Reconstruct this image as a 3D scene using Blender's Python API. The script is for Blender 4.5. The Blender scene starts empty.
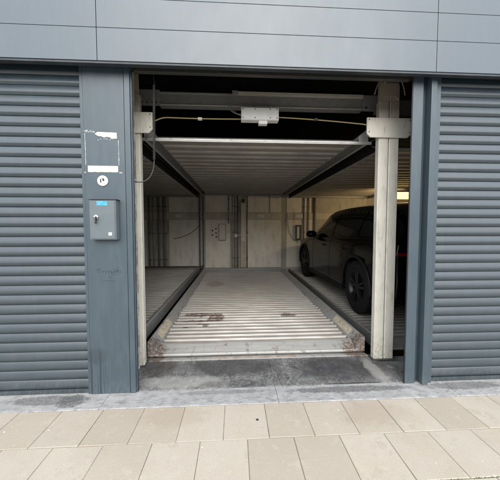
import bpy, bmesh, math, random
from mathutils import Vector, Matrix
random.seed(7)
R = math.radians
sc = bpy.context.scene
col = sc.collection

# ------------------------------------------------------------------ nodes
class NT:
    def __init__(s, name):
        s.m = bpy.data.materials.new(name); s.m.use_nodes = True
        s.t = s.m.node_tree; s.n = s.t.nodes; s.b = s.n['Principled BSDF']
        s.pos = s.n.new('ShaderNodeNewGeometry').outputs['Position']
    def node(s, typ, ins=None, **kw):
        nd = s.n.new(typ)
        for k, v in kw.items(): setattr(nd, k, v)
        for k, v in (ins or {}).items():
            if hasattr(v, 'is_output') or isinstance(v, bpy.types.NodeSocket): s.t.links.new(v, nd.inputs[k])
            else: nd.inputs[k].default_value = v
        return nd
    def vmul(s, vec, k):
        return s.node('ShaderNodeVectorMath', {0: vec, 1: k}, operation='MULTIPLY').outputs[0]
    def noise(s, scale, detail=4, stretch=None, rough=.55, dist=0):
        v = s.pos if stretch is None else s.vmul(s.pos, stretch)
        return s.node('ShaderNodeTexNoise', {'Vector': v, 'Scale': scale, 'Detail': detail, 'Roughness': rough, 'Distortion': dist}).outputs['Fac']
    def ramp(s, fac, a, b, lo=0., hi=1.):
        return s.node('ShaderNodeMapRange', {'Value': fac, 'From Min': a, 'From Max': b, 'To Min': lo, 'To Max': hi}, clamp=True).outputs[0]
    def mix(s, fac, a, b):
        nd = s.n.new('ShaderNodeMix'); nd.data_type = 'RGBA'
        for i, v in ((0, fac), (6, a), (7, b)):
            if isinstance(v, bpy.types.NodeSocket): s.t.links.new(v, nd.inputs[i])
            elif i == 0: nd.inputs[i].default_value = v
            else: nd.inputs[i].default_value = (*v, 1)
        return nd.outputs[2]
    def math(s, op, a, b=0.):
        return s.node('ShaderNodeMath', {0: a, 1: b}, operation=op, use_clamp=(op in ('ADD', 'SUBTRACT'))).outputs[0]
    def blob(s, c, size, scale=8, wob=.6, soft=.25, stretch=None, nr=.72):
        # irregular patch of wear or dirt centred at c (a real place on the surface)
        d = s.node('ShaderNodeVectorMath', {0: s.pos, 1: c}, operation='SUBTRACT').outputs[0]
        d = s.node('ShaderNodeVectorMath', {0: d, 1: size}, operation='DIVIDE').outputs[0]
        l = s.node('ShaderNodeVectorMath', {0: d}, operation='LENGTH').outputs['Value']
        nz = s.noise(scale, 8, stretch, nr)
        l = s.node('ShaderNodeMath', {0: nz, 1: wob * 2, 2: l}, operation='MULTIPLY_ADD').outputs[0]
        return s.ramp(l, 1 + wob + soft, 1 + wob - soft)
    def color(s, c):
        if isinstance(c, bpy.types.NodeSocket): s.t.links.new(c, s.b.inputs['Base Color'])
        else: s.b.inputs['Base Color'].default_value = (*c, 1)
    def set(s, key, v):
        if isinstance(v, bpy.types.NodeSocket): s.t.links.new(v, s.b.inputs[key])
        else: s.b.inputs[key].default_value = v
    def bump(s, h, strength=.3, dist=.01):
        nd = s.node('ShaderNodeBump', {'Height': h, 'Strength': strength, 'Distance': dist})
        s.t.links.new(nd.outputs[0], s.b.inputs['Normal'])

def simple(name, c, rough=.5, metal=0., c2=None, scale=6, bump=.0, bscale=60, spec=.5, stretch=None):
    t = NT(name)
    if c2 is not None:
        t.color(t.mix(t.ramp(t.noise(scale, 6, stretch), .35, .7), c, c2))
    else:
        k = tuple(x * .82 for x in c)
        t.color(t.mix(t.ramp(t.noise(scale, 5, stretch), .3, .7), c, k))
    t.set('Roughness', t.ramp(t.noise(scale * 2.3, 4), .2, .8, max(.02, rough - .08), min(1, rough + .08)))
    t.set('Metallic', metal); t.set('Specular IOR Level', spec)
    if bump: t.bump(t.noise(bscale, 4), bump, .004)
    return t.m

M = {}
def paint(name, base, rough=.38, spec=.6, streaks=True, streak=.16):
    t = NT(name)
    c = t.mix(t.ramp(t.noise(1.1, 3), .3, .75), base, tuple(x * 1.08 for x in base))
    # rain dust, running downwards
    st = t.ramp(t.noise(9, 6, (2.2, 1, .5)), .45, .85, 0, streak)
    c = t.mix(st, c, (.17, .20, .215))
    dk = t.ramp(t.noise(10, 6, (2, 1, .6)), .55, .85, 0, streak)
    c = t.mix(dk, c, tuple(x * .55 for x in base))
    # splash dirt near the ground
    if streaks:
        z = t.node('ShaderNodeSeparateXYZ', {0: t.pos}).outputs[2]
        zz = t.math('ADD', z, 0.0)
        low = t.ramp(z, .16, .0)
        low = t.math('MULTIPLY', low, t.ramp(t.noise(30, 7, (2.5, 1, .6), .75), .42, .7, 0, .45))
        c = t.mix(low, c, (.17, .165, .15))
        # paint run at the foot of the pier
        drip = t.math('MULTIPLY', t.blob((-1.12, 0, .31), (.085, .4, .06), 22, .6, .25), .55)
        xs = t.ramp(t.noise(60, 2, (1, .0, .015)), .50, .56)
        run = t.math('MULTIPLY', t.blob((-1.15, 0, .13), (.115, .4, .24), 10, .15, .15), xs)
        c = t.mix(t.math('MULTIPLY', t.math('ADD', drip, run), .8), c, (.022, .033, .042))
    t.color(c)
    t.set('Roughness', t.ramp(t.noise(5, 6, (1, 1, .5)), .25, .8, rough - .03, rough + .07))
    t.set('IOR', spec)
    t.bump(t.noise(2.0, 2), .10, .01)
    return t.m
M['paint'] = paint('grey_blue_paint', (.044, .065, .082), .40, 1.52)
M['slat'] = paint('shutter_paint', (.022, .037, .047), .36, 1.74, True, .05)
M['clad'] = paint('cladding_paint', (.068, .090, .110), .36, 1.60, False, .07)
M['paint_dark'] = simple('dark_paint', (.035, .045, .055), .5, 0, (.02, .025, .03))
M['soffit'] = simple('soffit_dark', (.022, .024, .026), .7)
M['box_paint'] = simple('box_grey_enamel', (.115, .14, .155), .32, 0, (.10, .125, .14), 9)
M['rubber'] = simple('black_rubber', (.012, .012, .013), .6)
M['blackmetal'] = simple('black_steel_and_gap_shade', (.03, .03, .032), .5, .4)
M['chrome'] = simple('worn_chrome', (.6, .6, .6), .25, 1.)
M['white'] = simple('white_plastic', (.72, .72, .70), .4)
M['blue'] = simple('blue_film', (.03, .22, .62), .35, 0, (.12, .42, .75), 60)
M['paper'] = simple('yellowed_adhesive', (.62, .60, .47), .7, 0, (.50, .49, .38), 30, .2, 90)
M['residue'] = simple('tape_residue', (.55, .56, .53), .8, 0, (.25, .28, .3), 80)
M['scrawl'] = simple('faded_marker', (.022, .03, .038), .6, 0, (.05, .07, .088), 70)
M['cable'] = simple('yellow_cable', (.34, .27, .13), .5)
M['cableg'] = simple('grey_cable', (.22, .22, .20), .5)
M['cableb'] = simple('black_cable', (.035, .035, .038), .45)
M['conduit'] = simple('pale_conduit', (.38, .36, .31), .5)

def cream(name):
    t = NT(name)
    c = t.mix(t.ramp(t.noise(5, 5), .3, .75), (.64, .62, .55), (.55, .53, .465))
    c = t.mix(t.ramp(t.noise(24, 6, (2, 2, .35)), .55, .78, 0, .55), c, (.24, .21, .15))
    z = t.node('ShaderNodeSeparateXYZ', {0: t.pos}).outputs[2]
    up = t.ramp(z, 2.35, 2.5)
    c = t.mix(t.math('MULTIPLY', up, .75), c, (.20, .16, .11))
    low = t.math('MULTIPLY', t.ramp(z, .32, .0), t.ramp(t.noise(36, 8, (1.5, 1.5, .7), .75), .46, .62, 0, .8))
    c = t.mix(low, c, (.22, .15, .09))
    spots = t.ramp(t.noise(75, 3), .73, .77)
    c = t.mix(spots, c, (.13, .08, .05))
    t.color(c); t.set('Roughness', .5); t.bump(t.noise(40, 4), .15, .003)
    return t.m
M['cream'] = cream('cream_column_paint')
def render_wall():
    t = NT('flaking_render')
    c = t.mix(t.ramp(t.noise(16, 6, (1, 1, .5)), .42, .6), (.50, .49, .46), (.20, .19, .18))
    c = t.mix(t.ramp(t.noise(50, 5), .62, .68), c, (.07, .06, .05))
    t.color(c); t.set('Roughness', .85); t.bump(t.noise(30, 6), .6, .01); return t.m
M['render'] = render_wall()

def deckmat(name, bright=1.0, brown=0.):
    t = NT(name)
    g = (.54 * bright, .52 * bright, .485 * bright)
    c = t.mix(t.ramp(t.noise(3, 5), .3, .7), g, tuple(x * .72 for x in g))
    c = t.mix(t.ramp(t.noise(16, 6, (.25, 2, 1)), .45, .75, 0, .7), c, (.33, .30, .26))
    # dirt collected in the troughs of the sheet
    z = t.node('ShaderNodeSeparateXYZ', {0: t.node('ShaderNodeTexCoord').outputs['Object']}).outputs[2]
    tr = t.ramp(z, -.004, -.018)
    c = t.mix(t.math('MULTIPLY', tr, .7), c, (.20, .18, .155))
    if brown: c = t.mix(brown, c, (.11, .08, .055))
    def rust(c, cen, size, sc=14, wob=.55, k=.9, colr=(.075, .036, .024)):
        m_ = t.math('MULTIPLY', t.blob(cen, size, sc, wob, .1), t.ramp(t.noise(38, 7, (1, 1, 1), .8), .40, .50, .25, 1))
        return t.mix(t.math('MULTIPLY', m_, k), c, colr)
    if not brown:
        c = rust(c, (-.50, 1.56, .1), (.24, .07, .3)); c = rust(c, (-.46, 1.33, .1), (.30, .05, .3))
        c = rust(c, (-.27, 1.46, .1), (.11, .16, .3)); c = rust(c, (-.45, 3.6, .1), (.2, .25, .3), 8, .5, .5)
        c = rust(c, (.74, 1.52, .1), (.13, .07, .3)); c = rust(c, (-.62, 1.12, .1), (.05, .04, .3)); c = rust(c, (-.38, 1.18, .1), (.05, .03, .3)); c = rust(c, (-.45, 1.22, .1), (.07, .04, .3))
        c = t.mix(t.math('MULTIPLY', t.blob((.2, 3.4, .1), (.9, 1.3, .4), 3, .8, .5), .5), c, (.17, .155, .13))
    t.color(c); t.set('Roughness', .40); t.set('Metallic', .12)
    t.bump(t.noise(60, 5), .12, .003)
    return t.m
M['deck'] = deckmat('worn_galvanised_deck')
M['deckup'] = deckmat('soiled_galvanised_deck', 1.3, .12)

def steelbeam(name, g=.3, rusty=.0, st=(.5, 1, 1)):
    t = NT(name)
    v = t.node('ShaderNodeTexVoronoi', {'Vector': t.pos, 'Scale': 90}).outputs['Color']
    c = t.mix(t.ramp(t.noise(30, 5, st), .3, .7), (g, g, g * .97), (g * .8, g * .79, g * .76))
    c = t.mix(.025, c, v)
    c = t.mix(t.ramp(t.noise(13, 7, rough=.65), .66 - rusty * .25, .80 - rusty * .2, 0, .8), c, (.15, .09, .06) if rusty < .3 else (.11, .062, .04))
    if rusty > .3: c = t.mix(t.math('MULTIPLY', t.blob((1.28, .55, .08), (.15, .13, .3), 24, .9, .2), t.ramp(t.noise(45, 7, None, .8), .42, .54, .1, .85)), c, (.12, .062, .034)); c = t.mix(t.math('MULTIPLY', t.blob((-.83, .56, .08), (.10, .14, .3), 24, .9, .2), t.ramp(t.noise(45, 7, None, .8), .42, .54, .1, .85)), c, (.12, .062, .034))
    t.color(c); t.set('Roughness', .5); t.set('Metallic', .3); t.bump(t.noise(50, 5), .15, .004)
    return t.m
M['galv'] = steelbeam('galvanised_beam', .26)
M['flange'] = steelbeam('side_flange_steel', .42, .42)
M['bluesteel'] = steelbeam('blue_grey_side_steel', .26, .1)
M['frontbeam'] = steelbeam('front_beam_steel', .40, .38, (.10, 1.5, 1.5))
M['lip'] = steelbeam('bright_worn_lip', .62, .38, (.15, 1, 1))
M['frontclean'] = steelbeam('clean_front_plate', .5, 0.)
M['rustcap'] = steelbeam('rusty_end_cap', .40, .34)
M['mutedsteel'] = steelbeam('muted_bar', .045, 0)
M['rustpatch'] = simple('old_red_lead_paint', (.26, .19, .165), .7, 0, (.40, .37, .31), 14)
M['darksteel'] = steelbeam('dark_steel', .07, .2)
M['plate'] = simple('yellowed_warning_plate', (.58, .54, .43), .5, 0, (.36, .29, .20), 34)

def threshold():
    t = NT('threshold_asphalt')
    c = t.mix(t.ramp(t.noise(5, 7, rough=.65), .38, .62), (.065, .065, .067), (.18, .18, .178))
    c = t.mix(t.ramp(t.noise(7, 9, (2.4, .5, 1), rough=.78, dist=2.), .55, .66, 0, .7), c, (.42, .42, .41))
    c = t.mix(t.ramp(t.noise(4, 9, rough=.8, dist=1.), .50, .40, 0, .65), c, (.05, .05, .053))
    c = t.mix(t.ramp(t.noise(11, 8, (1, 2.2, 1), rough=.7, dist=1.2), .52, .72, 0, .7), c, (.32, .315, .30))
    c = t.mix(t.ramp(t.noise(48, 8, (1, 1.6, 1), rough=.8), .52, .62, 0, .6), c, (.40, .40, .39))
    c = t.mix(t.ramp(t.noise(33, 8, (1, 1.6, 1), rough=.8), .44, .36, 0, .6), c, (.04, .04, .042))
    c = t.mix(t.math('MULTIPLY', t.blob((1.0, .27, 0), (.42, .22, .3), 6, .5, .25), .75), c, (.035, .035, .038))
    c = t.mix(t.math('MULTIPLY', t.blob((-.05, .35, 0), (.45, .15, .3), 7, .6, .25), .7), c, (.045, .045, .048))
    c = t.mix(t.math('MULTIPLY', t.blob((-.72, .38, 0), (.16, .16, .3), 9, .4, .2), .6), c, (.05, .045, .042))
    c = t.mix(t.math('MULTIPLY', t.blob((-.5, .12, 0), (.35, .08, .3), 7, .6, .3), .45), c, (.40, .40, .38))
    c = t.mix(t.math('MULTIPLY', t.blob((1.02, .028, 0), (.30, .005, .3), 30, .5, .2), .9), c, (.02, .02, .02))
    c = t.mix(t.math('MULTIPLY', t.blob((-.2, .08, 0), (.09, .035, .3), 26, .9, .25), .4), c, (.08, .055, .045))
    c = t.mix(t.math('MULTIPLY', t.blob((1.3, .2, 0), (.06, .24, .3), 14, .9, .25), .5), c, (.42, .41, .39))
    t.color(c); t.set('Roughness', t.ramp(t.noise(6, 6), .35, .65, .42, .8))
    t.bump(t.noise(70, 6, rough=.7), .5, .006); return t.m
M['threshold'] = threshold()
def kerb():
    t = NT('kerb_concrete')
    c = t.mix(t.ramp(t.noise(10, 7, rough=.65), .35, .68), (.37, .37, .365), (.26, .26, .26))
    c = t.mix(t.ramp(t.noise(13, 9, (1, 1.8, 1), rough=.78), .50, .62, 0, .75), c, (.15, .15, .155))
    c = t.mix(t.ramp(t.noise(26, 8, (1, 1.6, 1), rough=.8), .56, .66, 0, .6), c, (.60, .60, .59))
    c = t.mix(t.ramp(t.noise(90, 5, rough=.7), .58, .66, 0, .5), c, (.12, .12, .12))
    for cen, s, k in (((-1.45, -.06, 0), (.27, .055, .3), .75), ((-1.27, -.075, 0), (.10, .075, .3), .85), ((1.95, -.05, 0), (.32, .05, .3), .7),
                      ((.95, -.045, 0), (.50, .04, .3), .8), ((-.1, -.03, 0), (.35, .025, .3), .45), ((-2.2, -.08, 0), (.3, .05, .3), .7), ((2.6, -.05, 0), (.3, .05, .3), .7)):
        c = t.mix(t.math('MULTIPLY', t.math('MULTIPLY', t.blob(cen, s, 17, .75, .12), t.ramp(t.noise(55, 6, rough=.8), .36, .54, .35, 1)), k), c, (.085, .083, .085))
    t.color(c); t.set('Roughness', .7); t.bump(t.noise(60, 6), .35, .004); return t.m
M['kerb'] = kerb()
def paving():
    t = NT('sandy_concrete_paving')
    rnd = t.n['Geometry'].outputs['Random Per Island'] if 'Geometry' in t.n else t.n.new('ShaderNodeNewGeometry').outputs['Random Per Island']
    c = t.mix(rnd, (.37, .325, .268), (.445, .40, .34))
    c = t.mix(t.ramp(t.noise(4.5, 8, rough=.7), .42, .70, 0, .42), c, (.33, .28, .22))
    c = t.mix(t.ramp(t.noise(9, 8, rough=.75), .54, .68, 0, .45), c, (.52, .48, .40))
    c = t.mix(t.ramp(t.noise(210, 3), .50, .68, 0, .36), c, (.25, .21, .165))
    c = t.mix(t.ramp(t.noise(3.1, 9, rough=.82), .56, .60, 0, .5), c, (.33, .28, .235))
    c = t.mix(t.ramp(t.noise(34, 6, rough=.8), .66, .70, 0, .5), c, (.25, .21, .17))
    c = t.mix(t.ramp(t.noise(150, 3, rough=.7), .60, .72, 0, .5), c, (.62, .56, .46))
    c = t.mix(t.math('MULTIPLY', t.blob((-.45, -.28, 0), (.22, .1, .3), 22, .9, .3), .28), c, (.27, .20, .14))
    c = t.mix(t.math('MULTIPLY', t.blob((1.0, -.33, 0), (.25, .12, .3), 22, .9, .3), .28), c, (.27, .20, .15))
    c = t.mix(t.math('MULTIPLY', t.ramp(t.noise(26, 2), .72, .745), .5), c, (.75, .72, .64))
    t.color(c); t.set('Roughness', .85)
    t.bump(t.math('ADD', t.noise(230, 4), t.math('MULTIPLY', t.noise(20, 4), .6)), .28, .003); return t.m
M['paving'] = paving()
def jointmat():
    t = NT('jointing_sand')
    c = t.mix(t.ramp(t.noise(14, 6, rough=.7), .4, .6), (.30, .25, .19), (.17, .14, .105))
    c = t.mix(t.math('MULTIPLY', t.blob((1.3, -.86, 0), (.7, .12, .3), 9, .5, .3), .8), c, (.08, .11, .03))
    t.color(c); t.set('Roughness', .95); return t.m
M['joint'] = jointmat()
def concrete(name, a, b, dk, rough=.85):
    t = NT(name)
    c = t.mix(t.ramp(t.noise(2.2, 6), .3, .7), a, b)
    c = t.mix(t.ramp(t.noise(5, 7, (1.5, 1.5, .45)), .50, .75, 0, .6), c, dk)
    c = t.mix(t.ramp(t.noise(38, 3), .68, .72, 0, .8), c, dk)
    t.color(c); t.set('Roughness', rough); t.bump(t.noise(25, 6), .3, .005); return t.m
M['backwall'] = concrete('old_concrete_wall', (.78, .75, .67), (.68, .65, .58), (.46, .42, .35))
M['wallbase'] = concrete('wall_base_concrete', (.46, .44, .38), (.36, .34, .29), (.20, .18, .15))
M['wallstrip'] = concrete('wall_strip', (.60, .58, .51), (.50, .48, .42), (.34, .31, .26))
M['darkwall'] = concrete('void_shade_concrete', (.030, .029, .028), (.022, .021, .02), (.012, .012, .012))  # shade of the unlit upper void put into the concrete colour
M['pit'] = simple('pit_floor', (.02, .019, .018), .9)
M['asphalt'] = simple('road_asphalt', (.11, .11, .11), .85, 0, (.08, .08, .082), 3, .4, 120)
M['brick'] = simple('street_brick', (.26, .17, .13), .85, 0, (.2, .14, .11), 3)
M['palerender'] = simple('pale_render', (.50, .48, .44), .85, 0, (.42, .40, .37), 2)
M['slate'] = simple('roof_slate', (.09, .095, .105), .6)
M['glass_dark'] = simple('dark_window_glass', (.02, .025, .03), .08)
M['boxbeige'] = simple('beige_switch_box', (.62, .60, .52), .5)
M['pvc'] = simple('pale_pipe', (.42, .41, .37), .45)
M['pvcd'] = simple('dark_pipe', (.22, .21, .185), .5)
M['redcable'] = simple('red_brown_cable', (.15, .055, .04), .5)
M['beigepost'] = simple('beige_post', (.46, .43, .34), .55, 0, (.36, .33, .26), 8)
M['moss'] = simple('moss_green', (.08, .12, .03), .9)
M['gum'] = simple('dark_gum', (.03, .028, .025), .7)
M['carpaint'] = simple('black_car_paint', (.002, .002, .0024), .10, 0., spec=.30)
M['gapblack'] = simple('gap_black', (.001, .001, .001), .9, spec=0.)
M['carglass'] = simple('car_glass', (.006, .008, .008), .05, spec=.5)
M['cartrim'] = simple('black_car_trim', (.012, .012, .013), .55, spec=.3)
M['tyre'] = simple('tyre_rubber', (.014, .014, .014), .8, spec=.25)
M['rim'] = simple('dark_alloy', (.035, .035, .037), .35, .6)
M['redlens'] = simple('red_lens', (.10, .004, .005), .15)
M['lens'] = simple('clear_lens', (.45, .45, .45), .1)
t = NT('warm_tube_light'); t.color((.8, .7, .4)); t.set('Emission Color', (1, .70, .24, 1)); t.set('Emission Strength', 1.1); M['tube'] = t.m

# ------------------------------------------------------------------ mesh building
class MB:
    def __init__(s): s.bm = bmesh.new()
    def merge(s, b, smooth=False):
        me = bpy.data.meshes.new('tmp'); 
        for f in b.faces: f.smooth = smooth
        b.to_mesh(me); s.bm.from_mesh(me); b.free(); bpy.data.meshes.remove(me); return s
    def box(s, x0, x1, y0, y1, z0, z1, bev=0, rot=None):
        b = bmesh.new(); bmesh.ops.create_cube(b, size=1)
        cx, cy, cz = (x0 + x1) / 2, (y0 + y1) / 2, (z0 + z1) / 2
        for v in b.verts:
            v.co = Vector((v.co.x * (x1 - x0), v.co.y * (y1 - y0), v.co.z * (z1 - z0)))
            if rot: v.co = rot @ v.co
            v.co += Vector((cx, cy, cz))
        if bev: bmesh.ops.bevel(b, geom=b.edges[:], offset=bev, segments=2, affect='EDGES', profile=.6)
        return s.merge(b)
    def prism(s, pts, axis, a, bb, bev=0, smooth=False):
        # pts: polygon in the two other axes, extruded along axis from a to bb
        b = bmesh.new()
        def mk(p, q):
            return {'x': (q, p[0], p[1]), 'y': (p[0], q, p[1]), 'z': (p[0], p[1], q)}[axis]
        v0 = [b.verts.new(mk(p, a)) for p in pts]; v1 = [b.verts.new(mk(p, bb)) for p in pts]
        n = len(pts)
        for i in range(n): b.faces.new((v0[i], v0[(i + 1) % n], v1[(i + 1) % n], v1[i]))
        b.faces.new(v0[::-1]); b.faces.new(v1)
        bmesh.ops.recalc_face_normals(b, faces=b.faces[:])
        if bev: bmesh.ops.bevel(b, geom=b.edges[:], offset=bev, segments=2, affect='EDGES')
        return s.merge(b, smooth)
    def tube(s, pts, r, n=8, closed=False):
        b = bmesh.new(); pts = [Vector(p) for p in pts]; rings = []
        up = Vector((0, 0, 1)); prev = None
        for i, p in enumerate(pts):
            t = (pts[min(i + 1, len(pts) - 1)] - pts[max(i - 1, 0)]).normalized()
            if prev is None:
                a = t.cross(up) if abs(t.z) < .9 else t.cross(Vector((1, 0, 0)))
            else: a = prev - t * prev.dot(t)
            a.normalize(); prev = a; c = t.cross(a)
            rr = r[i] if isinstance(r, (list, tuple)) else r
            rings.append([b.verts.new(p + (a * math.cos(k * 2 * math.pi / n) + c * math.sin(k * 2 * math.pi / n)) * rr) for k in range(n)])
        for i in range(len(rings) - 1):
            for k in range(n): b.faces.new((rings[i][k], rings[i][(k + 1) % n], rings[i + 1][(k + 1) % n], rings[i + 1][k]))
        b.faces.new(rings[0][::-1]); b.faces.new(rings[-1])
        bmesh.ops.recalc_face_normals(b, faces=b.faces[:])
        return s.merge(b, True)
    def lathe(s, prof, c, axis='x', n=40, smooth=True, cap=True):
        # prof: (along, radius)
        b = bmesh.new(); rings = []
        for a, r in prof:
            ring = []
            for k in range(n):
                q = 2 * math.pi * k / n; u, w = r * math.cos(q), r * math.sin(q)
                co = {'x': (a, u, w), 'y': (u, a, w), 'z': (u, w, a)}[axis]
                ring.append(b.verts.new(Vector(co) + Vector(c)))
            rings.append(ring)
        for i in range(len(rings) - 1):
            for k in range(n): b.faces.new((rings[i][k], rings[i][(k + 1) % n], rings[i + 1][(k + 1) % n], rings[i + 1][k]))
        if cap and prof[0][1] > 1e-6: b.faces.new(rings[0])
        if cap and prof[-1][1] > 1e-6: b.faces.new(rings[-1])
        bmesh.ops.remove_doubles(b, verts=b.verts[:], dist=1e-6)
        bmesh.ops.recalc_face_normals(b, faces=b.faces[:])
        return s.merge(b, smooth)
    def grid(s, rows, smooth=True, flip=False):
        b = bmesh.new(); V = [[b.verts.new(p) for p in r] for r in rows]
        for i in range(len(V) - 1):
            for j in range(len(V[0]) - 1):
                f = (V[i][j], V[i][j + 1], V[i + 1][j + 1], V[i + 1][j])
                b.faces.new(f[::-1] if flip else f)
        return s.merge(b, smooth)
    def each(s, name, mat, parent=None):
        # every separate piece becomes an object of its own
        bm = s.bm; bm.verts.ensure_lookup_table(); seen = set(); out = []
        for v in bm.verts:
            if v in seen: continue
            st_ = [v]; isl = []; seen.add(v)
            while st_:
                a = st_.pop(); isl.append(a)
                for e in a.link_edges:
                    o2 = e.other_vert(a)
                    if o2 not in seen: seen.add(o2); st_.append(o2)
            nb = MB(); mp = {a: nb.bm.verts.new(a.co) for a in isl}
            fs = {f for a in isl for f in a.link_faces}
            for f in fs:
                nf = nb.bm.faces.new([mp[q] for q in f.verts]); nf.smooth = f.smooth
            out.append(nb)
        bm.free()
        return [b.build(name, mat, parent) for b in out]
    def build(s, name, mat, parent=None, label=None, solid=0, smooth_angle=None):
        me = bpy.data.meshes.new(name); s.bm.to_mesh(me); s.bm.free()
        me.materials.append(M[mat] if isinstance(mat, str) else mat)
        o = bpy.data.objects.new(name, me); col.objects.link(o)
        if parent is not None:
            o.parent = parent
            L = parent.location if parent.parent is None else (parent.parent.location if parent.type != 'EMPTY' else parent.location)
            if parent.type == 'EMPTY': o.matrix_parent_inverse = Matrix.Translation(-parent.location)
        if label: o['label'] = label
        return o

def thing(name, loc, label, cat, group=None):
    o = bpy.data.objects.new(name, None); col.objects.link(o); o.empty_display_size = .1
    o.location = loc; o['label'] = label; o['category'] = cat
    if group: o['group'] = group
    return o
def tag(o, label, cat, group=None):
    o['label'] = label; o['category'] = cat
    if group: o['group'] = group
    return o
def struct(o): o['kind'] = 'structure'; return o
def kids(o): return [c for c in bpy.data.objects if c.parent == o]
def copy_tree(o, parent=None):
    c = o.copy(); col.objects.link(c)
    if parent is not None: c.parent = parent
    for ch in kids(o):
        copy_tree(ch, c)
    return c
def bez(p0, p1, p2, p3, n=14):
    out = []
    for i in range(n + 1):
        t = i / n; a = (1 - t)
        out.append(tuple(a**3 * p0[k] + 3 * a * a * t * p1[k] + 3 * a * t * t * p2[k] + t**3 * p3[k] for k in range(3)))
    return out

# ------------------------------------------------------------------ ground
# pavement slabs on a sand bed
pv = MB(); PX, PY = .2975, .3275
row = 0; y1 = -.1875
while y1 > -4.0:
    x = -.083 if row % 2 == 0 else .072
    x -= PX * 22
    for k in range(46):
        a = x + k * PX
        dz = random.uniform(-.0012, .0012); jx = random.uniform(.0024, .0042)
        tx, ty = random.uniform(-.0022, .0022), random.uniform(-.0022, .0022)
        b = bmesh.new(); bmesh.ops.create_cube(b, size=1)
        for v in b.verts:
            px, py = v.co.x, v.co.y
            v.co = Vector((a + PX / 2 + px * (PX - jx), y1 - PY / 2 + py * (PY - jx), -.02 + v.co.z * .04 + dz + px * tx + py * ty))
        es = [e for e in b.edges if all(v.co.z > -.01 for v in e.verts)]
        bmesh.ops.bevel(b, geom=es, offset=.0025, segments=1, affect='EDGES')
        pv.merge(b)
    y1 -= PY; row += 1
YK = y1
struct(pv.build('pavement', 'paving'))
struct(MB().box(-7, 8, YK, -.185, -.10, -.0055).build('sand_bed', 'joint'))
# concrete edge strip along the facade, in cast lengths
kb = MB()
xs = [-7, -4.0, -2.5, -1.02, .33, 1.80, 3.3, 8]
for a, b_ in zip(xs, xs[1:]):
    kb.prism([(-.184, -.1), (-.184, -.004), (-.180, .001), (-.160, .002), (-.156, -.001), (.02, .0), (.02, -.1)], 'x', a + .0015, b_ - .0015)
struct(kb.build('kerb_strip', 'kerb'))
th = MB()
# threshold slab, with a shallow lip line and a joint
th.prism([(.021, -.12), (.021, .001), (.03, .004), (.467, .012), (.467, -.12)], 'x', -1.15, .327)
th.prism([(.021, -.12), (.021, .001), (.03, .004), (.467, .012), (.467, -.12)], 'x', .330, 1.42)
th.prism([(.021, -.12), (.021, .000), (.03, .001), (.467, .002), (.467, -.12)], 'x', 1.423, 3.7)
th.box(-4, -1.153, .021, .467, -.12, 0)
struct(th.build('threshold', 'threshold'))
struct(MB().box(-60, 60, YK - .15, YK, -.25, .0).build('road_kerb', 'kerb'))
struct(MB().box(-120, 120, -17, YK - .15, -.3, -.12).build('road', 'asphalt'))
struct(MB().box(-300, 300, -300, -17, -.4, -.02).build('ground', 'asphalt'))
struct(MB().box(-300, -7, YK - .15, 300, -.4, -.03).box(8, 300, YK - .15, 300, -.4, -.03).box(-7, 8, 6.2, 300, -.4, -.03).build('ground_beside_building', 'asphalt'))
struct(MB().box(-4.2, 6.2, .44, 5.9, -1.7, -1.6).build('pit_floor', 'pit'))
tag(MB().lathe([(0, 0), (0, .0095), (.0018, .0085), (.002, 0)], (.149, -.353, .0005), 'z', 14).build('gum_spot', 'gum'),
    'small round black spot on the beige paving slab below the garage opening', 'gum spot')
ms = MB()
for i in range(150):
    x = random.uniform(.95, 2.1); y = -.8425 + random.gauss(0, .004)
    r = random.uniform(.002, .005)
    ms.lathe([(-.002, 0), (0, r), (r * .7, r * .6), (r, 0)], (x, y, -.004), 'z', 6)
o = ms.build('moss', 'moss'); o['kind'] = 'stuff'; o['label'] = 'green moss growing in the paving joint at the lower right'

# ------------------------------------------------------------------ garage building
G = thing('garage_building', (.3, 0, 0), 'grey-blue metal clad garage building with an open bay between two closed shutters', 'garage')
FY = -.10
seams = [2.556, 2.789, 2.999, 3.209, 3.419, 3.629]
vx = [-6.14, -3.58, -1.0, 1.565, 4.13, 6.7]
for zi in range(5):
    for xi in range(5):
        if zi > 3 and False: pass
        a, b_ = vx[xi], vx[xi + 1]
        f = MB().box(a + .0022, b_ - .0022, FY, FY + .03, seams[zi] + .0015, seams[zi + 1] - .0015, .0018)
        f.build('cladding_panel', 'clad', G)
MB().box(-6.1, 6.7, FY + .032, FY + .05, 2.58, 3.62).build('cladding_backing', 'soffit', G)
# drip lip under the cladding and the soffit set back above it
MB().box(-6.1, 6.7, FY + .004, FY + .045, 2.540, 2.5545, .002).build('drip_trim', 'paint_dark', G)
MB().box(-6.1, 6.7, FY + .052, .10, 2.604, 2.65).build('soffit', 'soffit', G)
MB().box(-6.1, 6.7, FY + .0, .30, 3.632, 3.69, .004).build('coping', 'clad', G)
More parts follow.
